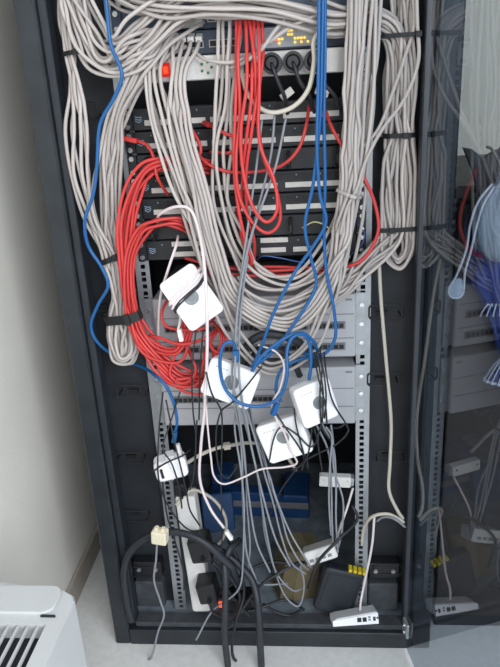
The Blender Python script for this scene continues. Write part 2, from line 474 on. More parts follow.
def ports(parent, xs, zs, y, w=.012, h=.010, shell='port_shell', name='port_row'):
    mb = MB(); mc = MB()
    for x in xs:
        for z in zs:
            mb.box(x-w/2-.0016, x+w/2+.0016, y-.002, y, z-h/2-.0016, z-h/2); mb.box(x-w/2-.0016, x+w/2+.0016, y-.002, y, z+h/2, z+h/2+.0016)
            mb.box(x-w/2-.0016, x-w/2, y-.002, y, z-h/2, z+h/2); mb.box(x+w/2, x+w/2+.0016, y-.002, y, z-h/2, z+h/2)
            mc.box(x-w/2, x+w/2, y-.0006, y+.0, z-h/2, z+h/2)
    f = mb.build(name, shell, parent); f['kind'] = 'stuff'
    c = mc.build('port_opening', 'port', parent); c['kind'] = 'stuff'
# two dark network switches at the top
zt = 1.4535
t = unit('network_switch', 'dark slate network switch behind the topmost cables, with a short row of ports', 'switch', zt, zt+U, 'switch_navy', ears='switch_navy')
ports(t, [-.120, -.106, -.092, -.078], [.014], -.004); ports(t, [-.05, -.036, -.022], [.018], -.004)
MB().box(-.130, -.068, -.0048, -.004, .004, .030).build('port_frame', 'port_shell', t)
zt = 1.409
t = unit('network_switch', 'dark slate switch with a pale status panel of amber lights, above the white socket strip', 'switch', zt, zt+U, 'switch_navy', ears='switch_navy')
MB().box(.03, .155, -.007, -.004, .005, .040, .0008).build('status_panel', 'switch_bezel', t)
MB().box(.16, .205, -.006, -.004, .022, .031).build('name_plate', 'switch_bezel', t)
leds = MB(); 
for i in range(14):
    for j in range(4): leds.box(.05+i*.006, .0525+i*.006, -.0078, -.007, .011+j*.007, .0135+j*.007)
o = leds.build('led_grid', 'led_off', t); o['kind'] = 'stuff'
for i, j in ((3, 3), (3, 1), (4, 0), (4, 1), (7, 3), (7, 2), (8, 2), (8, 3), (9, 0), (9, 1), (10, 1), (11, 1), (11, 0), (12, 1), (13, 0), (5, 1)):
    MB().box(.0495+i*.006, .0535+i*.006, -.0088, -.007, .0105+j*.007, .0140+j*.007).build('led', 'led_amber' if i > 3 else 'lamp_red', t)
ports(t, [-.118, -.104, -.09, -.076], [.019], -.004); ports(t, [-.145], [.019], -.004); ports(t, [-.05, -.036, -.022, -.008], [.019], -.004)
MB().cyl((.147, -.008, .016), (0, -1, 0), .006, .003, 14).build('button', 'port', t)
# horizontal socket strip
zt = 1.3635
t = unit('socket_strip', 'white horizontal mains socket strip with lit red switch', 'power strip', zt, zt+U, 'pdu_white', .07, 'pdu_white', fy=.03)
fy = -.034
rk = MB().box(-.148, -.131, fy-.005, fy, .010, .034, .001).build('rocker_switch', 'rocker', t)
MB().box(-.1435, -.1355, fy-.0062, fy-.005, .015, .028, .0004).build('lamp', 'lamp_red', rk)
sx = [-.062, .018, .062, .101, .140]
for i, x in enumerate(sx):
    so = MB().cyl((x, fy-.001, .022), (0, -1, 0), .0195, .003, 24).build('socket', 'adapter_edge', t)
    MB().cyl((x, fy-.0028, .022), (0, -1, 0), .0165, .001, 24).build('socket_well', 'port' if i else 'strip_white', so)
    if i == 0:
        for k in range(5):
            a = k*1.25; MB().cyl((x+.010*math.cos(a), fy-.004, .022+.010*math.sin(a)), (0, -1, 0), .0028, .002, 8).build('contact', 'green', so)
for k in range(3): MB().box(.165, .200, fy-.0012, fy, .008+k*.012, .010+k*.012).build('rib', 'adapter_edge', t)
# mains plugs in the strip
for i, x in enumerate(sx[2:]):
    pz = zt+.022
    pl = empty('mains_plug', (x, FY+fy-.034, pz), None, 'round black mains plug in the white socket strip with its cord drooping', 'plug', 'black plugs in the socket strip')
    MB().cyl((0, .013, 0), (0, -1, 0), .0192, .026, 24, .0186).build('plug_body', 'plug_black', pl, False)
    MB().cyl((0, -.003, 0), (0, -1, 0), .015, .012, 20, .010).build('plug_grip', 'plug_black', pl)
    e = [(0, -.006, 0), (.004, -.012, -.012), (.012, -.010, -.035), (.022+.006*i, .0, -.06), (.026+.012*i, .03, -.09)]
    MB().tube(spline(e, .006), .0038, 8).build('cord', 'black_cable', pl, True)
# small white cable flags near the plugs
for px, py, a in ((287, 94, 35), (322, 92, -20)):
    c = at(px, py, .02); o = MB().box(-.013, .013, -.002, .002, -.007, .007, .0008).build('cable_flag', 'strip_white'); o.location = c; o.rotation_euler = (0, math.radians(-a), 0)
    tag(o, 'small white paper flag on a mains cord' if a > 0 else 'small white paper flag behind the blue cables', 'label')
# patch panels
def patch_bay(z0, label, strips, two=False):
    t = unit('patch_bay', label, 'patch panel', z0, z0+U, 'panel_black', .05, group=None)
    for x0, x1, zz in strips:
        MB().box(x0, x1, -.0062, -.004, zz, zz+.0105, .0006).build('label_strip', 'strip_white', t)
    mb = MB()
    for i in range(0 if len(strips) > 3 else 24):
        x = -.187+i*.0160; mb.box(x-.0055, x+.0055, -.0065, -.004, .026, .037)
    if len(mb.bm.verts): o = mb.build('jack_row', 'port', t); o['kind'] = 'stuff'
    mb = MB()
    for i in range(0, 24, 3): mb.box(-.187+i*.016-.001, -.187+i*.016+.001, -.0072, -.0065, .034, .0365)
    o = mb.build('jack_number', 'logo', t); o['kind'] = 'stuff'
    lg = MB()
    for k in range(3): lg.tube([(-.216, -.005, .020+.004*k), (-.209, -.005, .016+.005*k), (-.203, -.005, .021+.003*k)], .0009, 5)
    lg.build('brand_mark', 'logo', t)
    return t
full = [(-.198, -.075, .010), (-.066, .062, .010), (.078, .187, .010)]
for z0, lab, st in (
    (1.2755, 'black patch panel right under the gap below the white socket strip', full),
    (1.231, 'black patch panel with pale label strip, directly above the upper cable manager', full),
    (1.142, 'black patch panel with pale label strip, directly below the upper cable manager', full),
    (1.0975, 'black patch panel with pale label strip, directly above the lower cable manager', full),
    (1.0085, 'lowest black patch panel with short pale strips in two rows', [(-.167, -.10, .008), (-.167, -.09, .030), (.022, .075, .010), (.022, .08, .031), (.09, .13, .010)])):
    patch_bay(z0, lab, st)
for z0, lab in ((1.1865, 'black finger cable manager between the patch panels with red cables fed through'), (1.053, 'black finger cable manager just above the lowest patch panel')):
    t = unit('cable_manager', lab, 'cable manager', z0, z0+U, 'panel_black', .03)
    for x in (-.19, -.095, 0, .095, .19):
        MB().tube([(x-.008, -.004, .036), (x-.008, -.032, .036), (x-.008, -.040, .028), (x-.008, -.040, .016), (x-.008, -.032, .008), (x-.008, -.004, .008)], .004, 6).build('finger_ring', 'panel_black', t)
# light grey modular switches
def grey_switch(z0, h, label, rows):
    t = empty('network_switch', (0, FY, z0), None, label, 'switch')
    MB().box(-.2205, .2205, -.018, .28, 0, h, .004, None, 2).build('housing', 'switch_grey', t)
    for s in (-1, 1):
        a, b = sorted((s*.2207, s*.2413)); MB().box(a, b, -.005, -.0005, .002, h-.002).build('ear', 'steel', t)
        for z in (h*.2, h*.5, h*.8):
            o = link('screw', screw_me, None, t); o.location = (s*.2335, -.006, z)
    for z in rows['line']: MB().box(-.216, .216, -.0192, -.018, z-.0008, z+.0008).build('seam', 'switch_line', t)
    for z in rows['ports']:
        for gx in rows.get('gx', (-.19, -.11, -.03, .05, .13)):
            xs = [gx+i*.0118 for i in range(6)]
            if gx < .22:
                MB().box(xs[0]-.009, min(.214, xs[-1]+.009), -.0196, -.018, z-.009, z+.009, .0008).build('port_frame', 'switch_line', t)
                ports(t, [x for x in xs if x < .206], [z], -.0198, .0095, .0105, 'switch_line')
    mb = MB()
    for i in range(16): mb.box(.03+i*.007, .033+i*.007, -.0188, -.018, h*.86, h*.875)
    o = mb.build('led_row', 'led_row', t); o['kind'] = 'stuff'
    MB().box(.198, .212, -.0188, -.018, h*.9, h*.93).build('badge', 'switch_line', t)
    return t
zA0, zA1 = at(355, 357, .05).z, at(355, 294, .05).z
grey_switch(zA0, zA1-zA0, 'light grey tall switch with two rows of ports, behind the looping grey cables', {'line': (.045, .1), 'ports': (.075, .026)})
zB0, zB1 = at(355, 424, .05).z, at(355, 367, .05).z
grey_switch(zB0, zB1-zB0, 'light grey tall switch at the bottom of the stack, behind the white adapters', {'line': (.045, .09), 'ports': (.068,), 'gx': (-.19, -.11, -.03)})

# ---------------------------------------------------------------- grey cable bundles
GR = .0037
gA = 'grey cables sagging across the top of the rack'
bundle(9, [(66, -40, .03, 12, .02), (76, -8, .02, 13, .02), (92, 36, .0, 18, .02), (116, 52, -.01, 22, .02), (143, 34, -.01, 17, .02), (182, 6, -.01, 12, .02), (240, 2, -.01, 11, .02), (300, 10, .0, 12, .02), (350, 20, .02, 9, .01), (380, 22, .035, 8, .01), (396, 44, .045, 7, .01), (397, 90, .05, 10, .012), (396, 135, .055, 9, .01), (394, 180, .055, 10, .01), (396, 226, .055, 7, .01), (382, 246, .045, 8, .01), (352, 274, .02, 8, .01), (322, 292, .01, 8, .01)],
       GR, 'grey', 'network_cable', 'light grey cable sagging along the rack top and over to the right-hand bundle', gA)
bundle(9, [(100, -25, .02, 12, .02), (125, -2, .0, 12, .02), (165, 6, -.02, 11, .02), (215, 4, -.02, 11, .02), (270, 8, -.02, 12, .02), (330, 22, .0, 12, .02), (372, 20, .03, 10, .02), (395, 30, .04, 6, .01), (402, 60, .05, 8, .01), (400, 100, .055, 10, .01), (402, 135, .055, 9, .01)],
       GR, 'grey', 'network_cable', 'light grey cable running straight across the top of the rack', gA)
bundle(6, [(166, 38, .04, 8, .01), (149, 48, .0, 14, .015), (132, 56, -.01, 15, .015), (112, 68, -.01, 12, .015), (94, 62, .0, 10, .015), (82, 36, .01, 8, .015), (74, 6, .02, 8, .015), (70, -30, .03, 8, .01)],
       GR, 'grey', 'network_cable', 'light grey cable hanging in the lowest arc at the upper left of the rack', gA)
gB = 'grey cables down the left side of the rack'
bundle(6, [(64, -30, .03, 6, .012), (66, 20, .03, 8, .012), (70, 53, .02, 7, .01), (74, 90, .005, 9, .006), (76, 130, .0, 11, .006), (82, 175, .0, 11, .006), (91, 220, .005, 11, .008), (109, 256, .025, 7, .01), (118, 290, .035, 8, .01), (115, 318, .03, 7, .01), (111, 340, .03, 5, .01), (117, 358, .03, 6, .01), (127, 360, .03, 6, .01), (132, 344, .03, 5, .01), (128, 318, .03, 5, .01), (128, 290, .035, 5, .01)],
       GR, 'grey', 'network_cable', 'light grey cable bending inward to the tied coil on the left side', gB)
bundle(8, [(176, 34, .04, 14, .01), (152, 54, .01, 11, .012), (134, 84, .0, 7, .01), (118, 116, .01, 8, .01), (111, 150, .02, 12, .012), (107, 200, .03, 13, .012), (113, 252, .035, 8, .01), (121, 290, .03, 8, .01), (120, 317, .025, 8, .01), (118, 340, .025, 6, .01), (123, 356, .025, 4, .01), (130, 348, .025, 5, .01), (128, 322, .03, 4, .008)],
       GR, 'grey', 'network_cable', 'light grey cable running from the upper ports into the tied coil on the left', gB)
gD = 'grey cables looping in a great U across the rack'
bundle(7, [(158, 46, .03, 12, .01), (153, 74, .0, 8, .012), (163, 122, -.01, 12, .015), (183, 185, -.01, 12, .015), (204, 240, -.01, 12, .015), (226, 283, -.01, 13, .015), (262, 312, -.01, 14, .015), (302, 308, -.01, 14, .015), (334, 278, .0, 12, .015), (350, 225, .0, 11, .015), (357, 150, .0, 12, .015), (361, 80, .0, 13, .015), (366, -30, .0, 14, .015)],
       GR, 'grey', 'network_cable', 'light grey cable falling from the upper left ports and looping up the right-hand side', gD)
bundle(3, [(182, 62, .02, 6, .008), (176, 112, -.025, 8, .01), (190, 180, -.025, 10, .01), (206, 250, -.025, 10, .01), (224, 312, -.025, 10, .01), (244, 350, -.02, 9, .01), (272, 366, -.02, 9, .01), (308, 346, -.02, 9, .01), (333, 290, -.015, 9, .01), (344, 220, -.01, 9, .01), (350, 130, -.01, 8, .01), (354, 50, -.01, 8, .01), (356, -30, -.01, 8, .01)],
       GR, 'grey', 'network_cable', 'light grey cable making the deepest loop, down among the white adapters', gD)
bundle(5, [(226, 0, .02, 12, .01), (228, 30, .015, 12, .01), (226, 60, .0, 10, .012), (222, 105, .0, 9, .012), (220, 150, .0, 10, .012), (223, 200, .0, 11, .012), (236, 246, .0, 10, .012), (258, 276, .0, 11, .012), (292, 282, .0, 12, .012), (324, 262, .005, 12, .012), (344, 210, .01, 11, .012), (354, 150, .01, 12, .012), (364, 80, .01, 13, .012), (372, -30, .01, 13, .012)],
       GR, 'grey', 'network_cable', 'light grey cable dropping beside the red ones and turning shallowly up to the right', gD)
gG = 'grey cables looped down the right side of the rack'
bundle(6, [(410, -30, .05, 8, .01), (406, 35, .05, 7, .01), (410, 80, .05, 7, .01), (407, 135, .055, 7, .01), (411, 180, .055, 6, .01), (408, 228, .05, 7, .01), (409, 250, .05, 6, .01), (399, 263, .05, 5, .01), (389, 252, .05, 6, .01), (389, 228, .05, 6, .01), (384, 195, .055, 6, .01), (391, 160, .055, 6, .01), (395, 135, .055, 6, .01)],
       GR, 'grey', 'network_cable', 'light grey cable ending in the hanging coil on the right side', gG)
bundle(5, [(398, -30, .055, 8, .01), (400, 35, .055, 8, .01), (392, 80, .06, 8, .01), (398, 135, .06, 9, .01), (402, 185, .06, 11, .01), (400, 228, .06, 8, .01), (388, 244, .05, 6, .01), (368, 262, .03, 6, .01), (345, 288, .01, 7, .01), (312, 312, .0, 7, .01), (280, 322, .0, 7, .01), (250, 305, .0, 7, .01), (232, 280, .005, 7, .01)],
       GR, 'grey', 'network_cable', 'light grey cable leaving the right-hand bundle below its lowest tie', gG)
bundle(2, [(413, -30, .03, 5, .005), (415, 20, .03, 4, .005), (412, 60, .02, 9, .005), (398, 96, .01, 10, .005), (380, 130, -.0, 10, .005), (364, 158, -.01, 8, .005), (352, 186, -.02, 5, .005), (343, 215, -.02, 4, .005), (340, 260, -.015, 5, .005), (330, 300, -.015, 5, .005), (305, 322, -.01, 4, .005), (275, 330, -.005, 4, .005), (250, 318, 0, 4, .005)],
       GR, 'grey', 'network_cable', 'light grey cable crossing slantwise from the outer to the inner right-hand bundle', gG)
# plugged grey leads
for i, (x, ex) in enumerate(((175, 171), (183, 174), (191, 178), (199, 183))):
    c = cable('network_cable', [(x, 40, .045), (x-2, 50, .015), (ex+3, 70, -.015), (ex+2, 95, -.028), (ex+10, 140, -.03), (ex+24, 190, -.03), (ex+38, 245, -.03), (ex+60, 300, -.03), (290, 330-4*i, -.028), (330, 290-5*i, -.025), (342+2*i, 220, -.02), (347+3*i, 120, -.015), (350+4*i, -20, -.01)], GR, 'grey',
              'light grey lead with clear plug, ' + ('nearest the lit red switch', 'second from the lit red switch', 'second from the empty port', 'beside the empty port')[i] + ' of the dark switch', 'grey leads plugged in a row')
    p = at(x, 40, .045); plug_on(c, p+Vector((0, .004, .004)), (0, 1, .35), L=.024, w=.0125)
for i, (x, ex) in enumerate(((148, 136), (160, 141), (168, 148))):
    cable('network_cable', [(x+36, 12+5*i, .045), (x+20, 22+5*i, .02), (x, 36+5*i, .0), (ex, 60+4*i, -.012), (ex-12, 88, -.01), (114+3*i, 118, .0), (108+4*i, 160, .02), (106+5*i, 210, .03), (114+3*i, 255, .03), (121, 292, .03)], GR, 'grey',
          'light grey cable slanting from the topmost switch ports toward the left bundle', 'slanting grey cables at the upper left')
cable('network_cable', [(345, 24, .01), (326, 28, -.01), (314, 40, -.02), (314, 62, -.025), (308, 90, -.025), (291, 108, -.02), (268, 112, -.015), (250, 98, -.01), (243, 78, .0), (241, 58, .03)], .0044, 'beige_cable', 'single beige cable hanging in a U just below the black mains plugs')
cable('network_cable', [(326, 12, -.01), (292, 26, -.015), (264, 46, -.02), (236, 62, -.015), (208, 60, .0), (193, 50, .02)], GR, 'grey', 'light grey cable drawn slantwise over the status panel, upper of two', )
cable('network_cable', [(286, 18, -.01), (274, 32, -.02), (262, 48, -.024), (244, 62, -.02), (228, 68, .0)], GR, 'grey', 'short light grey cable drawn slantwise left of the amber lights, lower of two')
cable('network_cable', [(379, 262, .05), (381, 300, .06), (386, 360, .06), (391, 420, .06), (390, 462, .05), (389, 490, .03), (397, 510, .0), (403, 520, -.01)], .0042, 'beige_cable', 'single beige cable running straight down the black panel beside the right rail')
cable('network_cable', [(362, 545, .06), (364, 528, .04), (372, 517, .01), (386, 514, -.005), (397, 518, -.012), (404, 523, -.015)], .0042, 'beige_cable', 'beige cable arched from the right rail foot out over the rack edge')
cable('network_cable', [(405, 526, -.016), (399, 521, -.022), (391, 517, -.016), (383, 517, -.004), (377, 521, .01)], .003, 'thin_grey', 'short grey tail modelled from a door reflection, lying against the arched beige cable')  # added tail: a cable reflection in the glass door built as solid
# ---------------------------------------------------------------- ties
gT = 'black ties on the left bundles'
tie(69, 54, .03, 11, .022, 4, .008, 'black tie round the upper left vertical bundle')
tie(113, 257, .036, 13, .022, 22, .011, 'black tie where the left bundles come together')
tie(124, 316, .016, 18, .038, 14, .020, 'wide black strap round the coiled left bundle', mats=('grey', 'red'))
tie(401, 36, .05, 16, .022, 0, .008, 'black tie at the head of the right-hand bundle')
tie(400, 135, .055, 18, .022, 0, .009, 'black tie half way down the right-hand bundle')
tie(400, 228, .053, 17, .022, 0, .009, 'black tie just above the hanging right-hand coil')
tie(346, 192, .0, 14, .022, -20, .006, 'thin pale tie round the inner right-hand bundle', m='grey')

# ---------------------------------------------------------------- red cables
RR = .0035
gR = 'red cables looped before the patch panels'
for pts in ([(240, 18, .0), (238, 60, -.03), (240, 112, -.035), (236, 160, -.04), (239, 195, -.04), (252, 222, -.04), (268, 233, -.04), (280, 220, -.04), (276, 188, -.04), (263, 155, -.035), (256, 105, -.03), (254, 55, -.025), (249, 16, .0)],
            [(246, 18, .0), (247, 80, -.04), (241, 130, -.045), (243, 170, -.045), (252, 205, -.05), (266, 222, -.05), (277, 210, -.05), (274, 180, -.045), (259, 138, -.04), (260, 60, -.03), (258, 16, .0)],
            [(237, 18, .0), (236, 90, -.03), (234, 160, -.035), (238, 205, -.035), (246, 242, -.035), (252, 260, -.03), (250, 263, -.02), (243, 240, .0), (238, 208, .03)],
            [(254, 16, .0), (252, 90, -.035), (245, 150, -.03), (241, 200, -.01), (238, 210, .04)],
            [(262, 16, .0), (261, 70, -.03), (252, 130, -.035), (246, 175, -.03), (248, 215, -.03), (254, 240, -.02), (254, 262, .03)]):
    cable('patch_cable', pts, RR, 'red', 'red patch cable hanging in a long narrow loop down the middle of the rack', gR)
cable('patch_cable', [(309, 106, .03), (306, 126, -.005), (299, 148, -.01), (284, 164, -.005), (262, 171, 0), (232, 172, 0), (208, 164, .0), (193, 152, .01), (180, 150, .04)], RR, 'red', 'red patch cable slung under the blue cables across the upper cable manager')
cable('patch_cable', [(326, 112, .04), (333, 130, .01), (350, 158, -.0), (366, 182, .0), (376, 208, .0), (378, 232, -.0), (366, 256, -.0), (348, 266, .01), (318, 269, .02), (280, 267, .03), (230, 268, .03), (195, 268, .03)], .0036, 'red', 'red patch cable bowed out over the right mounting rail')
cable('patch_cable', [(185, 258, .04), (215, 266, .02), (262, 271, .015), (310, 268, .02), (345, 262, .03)], RR, 'red', 'red patch cable running level below the lowest patch panel, upper of two')
cable('patch_cable', [(190, 272, .03), (225, 274, .015), (265, 276, .015), (312, 273, .02), (352, 270, .03)], RR, 'red', 'red patch cable running level below the lowest patch panel, lower of two')
c = cable('patch_cable', [(138, 141, .02), (148, 146, .01), (154, 158, .0), (158, 178, .0), (168, 195, .03)], .0034, 'red', 'short red patch cable with a red booted plug over the left ear')
plug_on(c, at(130, 139.5, .025), at(140, 142, .02)-at(122, 138, .03), 'red', .032, .011, 'boot')
for pts, lab in (([(183, 117, .04), (192, 130, .01), (200, 145, -.0), (200, 155, .0), (190, 166, .02), (182, 164, .05)], 'short red patch cable curling between the two upper patch panels'),
                 ([(207, 124, .04), (222, 132, .0), (238, 140, -.01), (232, 152, .0), (210, 152, .02)], 'short red patch cable with pale boot behind the central grey cables')):
    c = cable('patch_cable', pts, RR, 'red', lab); p = at(*pts[0]); plug_on(c, p, at(*pts[1])-p, 'red', .022, .010, 'boot')
gRL = 'red cables swept to the left side'
bundle(7, [(212, 168, .03, 5, .005), (188, 162, .01, 6, .008), (166, 163, .0, 7, .01), (147, 170, -.0, 8, .01), (133, 192, .0, 8, .01), (126, 228, .0, 7, .012), (127, 272, .0, 4.5, .012), (132, 308, .0, 5, .01), (141, 334, -.005, 7, .01), (158, 358, -.01, 9, .01), (180, 374, -.01, 7, .01), (206, 380, .0, 6, .01), (222, 372, .03, 5, .01)],
       RR, 'red', 'patch_cable', 'red patch cable drawn from the upper panels round the left rail and down', gRL)
bundle(4, [(196, 230, .03, 8, .005), (178, 223, .01, 5, .008), (158, 222, .0, 5, .01), (142, 232, .0, 5, .01), (130, 258, .0, 5, .01), (130, 296, -.01, 4, .01), (137, 326, -.005, 6, .01), (152, 348, -.01, 7, .01), (176, 354, -.02, 8, .01), (187, 336, -.02, 6, .01), (190, 312, -.01, 6, .01), (192, 296, .02, 5, .01)],
       RR, 'red', 'patch_cable', 'red patch cable drawn from the lower panels round the left rail and back up', gRL)
for pts in ([(170, 296, .02), (162, 312, -.01), (166, 326, -.02), (186, 330, -.03), (204, 328, -.02), (214, 318, .03)],
            [(184, 338, .03), (192, 358, -.02), (196, 372, -.03), (184, 383, -.03), (170, 374, -.02), (176, 352, -.02), (184, 334, -.02), (187, 312, -.01)],
            [(208, 336, .03), (204, 360, -.03), (197, 384, -.035), (178, 386, -.03), (158, 376, -.02), (144, 352, -.01), (136, 330, 0)],
            [(214, 322, .03), (222, 338, -.02), (212, 362, -.03), (200, 376, -.03), (176, 380, -.03)],
            [(212, 344, .02), (214, 372, -.02), (206, 392, -.03), (186, 392, -.03), (168, 378, -.02), (152, 356, -.01), (140, 336, -.005)],
            [(148, 336, -.0), (160, 338, -.02), (182, 344, -.03), (206, 338, -.03), (216, 330, .02)],
            [(218, 326, .02), (226, 340, -.03), (219, 352, -.03), (210, 344, -.02), (216, 330, .01)]):
    cable('patch_cable', pts, RR, 'red', 'red patch cable tangled below the rotated white adapter', 'red tangle at the left')

# ---------------------------------------------------------------- blue cables
BR = .0036
c = cable('patch_cable', [(103, -30, -.02), (107, 10, -.03), (111, 45, -.04), (122, 74, -.045), (114, 98, -.04), (100, 125, -.03), (97, 165, -.03), (93, 195, -.03), (85, 220, -.03), (88, 245, -.02), (102, 268, -.02), (108, 286, -.02), (98, 305, -.01), (91, 326, .0), (99, 344, .01), (120, 359, .062), (142, 367, .04), (160, 378, -.03), (172, 398, -.04), (177, 420, -.04), (175, 432, -.035)], BR, 'blue', 'blue patch cable wandering down the left side to a small plug')
plug_on(c, at(174.5, 437, -.035), at(174, 445, -.035)-at(177, 425, -.035), 'blue', .026, .012, 'boot')
plug_on(c, at(179, 450, -.035), at(182, 458, -.035)-at(176, 440, -.035), 'adapter_edge', .03, .012, 'coupler')
gBl = 'blue cables down the right of the rack'
cable('patch_cable', [(323, -30, -.03), (322, 30, -.04), (321, 90, -.045), (319, 130, -.045), (313, 185, -.045), (305, 225, -.045), (311, 258, -.045), (316, 285, -.045), (302, 312, -.045), (276, 348, -.05), (254, 366, -.055), (240, 372, -.05)], BR, 'blue', 'hanging blue patch cable that bends twice and ends behind the aslant adapter', gBl)
cable('patch_cable', [(320, -30, -.03), (319, 40, -.045), (318, 100, -.05), (317, 150, -.05), (320, 195, -.05), (326, 222, -.05), (312, 248, -.05), (295, 272, -.055), (274, 312, -.055), (262, 345, -.055), (252, 368, -.06)], BR, 'blue', 'hanging blue patch cable that crosses over and slants down to the aslant adapter', gBl)
cable('patch_cable', [(325, -30, -.025), (325, 50, -.035), (324, 120, -.04), (325, 180, -.04), (324, 225, -.04), (326, 268, -.04), (334, 310, -.04), (335, 338, -.04), (324, 354, -.04), (308, 354, -.04), (298, 352, -.01)], BR, 'blue', 'hanging blue patch cable that hooks back at the bottom above the upright adapter', gBl)
c = cable('patch_cable', [(236, 350, -.10), (232, 342, -.105), (223, 346, -.11), (220, 366, -.115), (225, 388, -.12), (240, 403, -.125), (262, 406, -.12), (280, 396, -.12), (287, 376, -.125), (287, 352, -.11), (292, 338, -.10), (302, 334, -.09), (309, 342, -.085), (311, 362, -.09), (309, 380, -.09)], BR, 'blue', 'blue patch cable ringed round the adapter lying aslant in the tangle')
plug_on(c, at(236, 356, -.10), (0, 0, -1), 'blue', .024, .012, 'boot')
c = cable('patch_cable', [(252, 371, -.10), (262, 356, -.10), (282, 340, -.095), (300, 333, -.085), (312, 340, -.08), (318, 352, -.06)], BR, 'blue', 'blue patch cable bent over the top of the upright adapter')
c = cable('patch_cable', [(281, 402, -.07), (276, 390, -.06), (280, 372, -.05), (296, 360, -.03), (318, 356, -.02)], BR, 'blue', 'blue patch cable ending in a blue boot at the lowest adapter')
plug_on(c, at(275, 409, -.08), at(272, 418, -.08)-at(280, 398, -.07), 'blue', .028, .012, 'boot')

# ---------------------------------------------------------------- white square adapters
def adapter(px, py, Y, w, h, d, roll, yaw, pitch, label, disc=(0, 0), dr=.014):
    t = empty('power_adapter', at(px, py, Y), None, label, 'adapter')
    t.rotation_euler = (Matrix.Rotation(math.radians(roll), 4, 'Y') @ Matrix.Rotation(math.radians(yaw), 4, 'Z') @ Matrix.Rotation(math.radians(pitch), 4, 'X')).to_euler()
    MB().rprism(w, h, d*.55, .010, .004).build('front_shell', 'adapter', t, False).location = (0, -d*.225, 0)
    MB().rprism(w*.985, h*.985, d*.44, .010, .003).build('back_shell', 'adapter_edge', t).location = (0, d*.27, 0)
    dd = MB().cyl((disc[0], -d/2-.0006, disc[1]), (0, -1, 0), dr, .0016, 28).build('disc', 'disc', t)
    MB().cyl((disc[0], -d/2-.0018, disc[1]), (0, -1, 0), dr*.45, .001, 20).build('disc_centre', 'switch_line', dd)
    mb = MB()
    for k in range(4): mb.box(-w*.36+k*.007, -w*.36+k*.007+.005, -d/2-.0006, -d/2, h*.30, h*.33)
    o = mb.build('print_mark', 'switch_bezel', t); o['kind'] = 'stuff'
    return t
a1 = adapter(192, 297, -.075, .080, .112, .034, -31, 12, -8, 'white rounded adapter wrapped in its own cords, tilted beside the red tangle', (0, .0), .0145)
for z, rr, m in ((.014, .0030, 'white_cable'), (.024, .0028, 'white_cable'), (.006, .0018, 'black_cable'), (.010, .0018, 'black_cable')):
    hw, hd = .044, .021; q = []
    for k in range(28):
        a = 2*math.pi*k/28; cx, cy = math.cos(a), math.sin(a)
        q.append((math.copysign(abs(cx)**.45, cx)*hw, math.copysign(abs(cy)**.45, cy)*hd, z + .012*cx + random.uniform(-.001, .001)))
    MB().tube(q, rr, 6, True).build('wrapped_cord', m, a1, True)
adapter(231, 382, -.08, .106, .080, .034, 21, -6, -10, 'white rounded adapter lying aslant with a blue cable ringed round it', (.002, .004), .015)
adapter(314, 401, -.085, .080, .088, .036, -14, 22, -4, 'white rounded adapter hanging upright with black cords over its face', (.004, .0), .0135)
adapter(285, 437, -.048, .102, .090, .032, -21, -4, -8, 'white rounded adapter hanging lowest, with a grey disc and bare wires looped over', (.0, .006), .0135)

# ---------------------------------------------------------------- white and grey loose leads
c = cable('network_cable', [(157, 222, .02), (160, 214, .0), (175, 207, -.02), (190, 209, -.03), (198, 228, -.05), (204, 262, -.10), (207, 310, -.12), (207, 360, -.10), (205, 405, -.08), (201, 445, -.06), (200, 480, -.05), (210, 508, -.05), (224, 528, -.05)], .0033, 'white_cable', 'pinkish white cable hanging past the wrapped adapter to a loose plug end')
d = at(233, 542, -.05)-at(222, 526, -.05); plug_on(c, at(229, 535, -.05), d, 'adapter', .026, .011)
cable('network_cable', [(206, 405, -.075), (208, 430, -.07), (211, 458, -.06), (214, 476, -.06), (224, 484, -.06), (244, 477, -.06), (262, 469, -.06), (285, 467, -.056), (297, 462, -.060), (290, 448, -.070), (284, 432, -.076), (276, 418, -.076), (272, 404, -.07), (280, 388, -.07), (284, 366, -.07), (276, 352, -.06), (258, 345, -.05)], .0022, 'white_cable', 'thin white lead drooping in a wide loop and up over the lowest adapter')
c = cable('power_cable', [(187, 463, -.01), (200, 455, .0), (214, 449, .02), (232, 445, .05), (256, 443, .08), (282, 452, .12), (296, 470, .16)], .0045, 'beige_cable', 'thick cream cable with a moulded collar leading back from the rounded white box')
plug_on(c, at(227, 446, .045), (1, .2, .05), 'beige_cable', .016, .016, 'collar')
cable('power_cable', [(176, 505, .0), (192, 490, .02), (214, 500, .06), (226, 520, .08), (222, 540, .08), (206, 552, .06)], .0042, 'beige_cable', 'cream cable looped behind the white upright power strip')
cable('network_cable', [(158, 348, .03), (160, 300, -.01), (168, 270, -.03), (176, 246, -.01), (178, 236, .03)], .003, 'white_cable', 'pale lead hanging left of the wrapped adapter')
c = cable('network_cable', [(181, 310, -.06), (180, 322, -.06), (178, 330, -.06)], .003, 'white_cable', 'short pale lead with a white plug under the wrapped adapter')
plug_on(c, at(180.5, 335, -.06), at(182, 342, -.06)-at(179, 328, -.06), 'adapter', .026, .011)
gt = 'thin grey leads hanging from the adapters'
TR = .0024
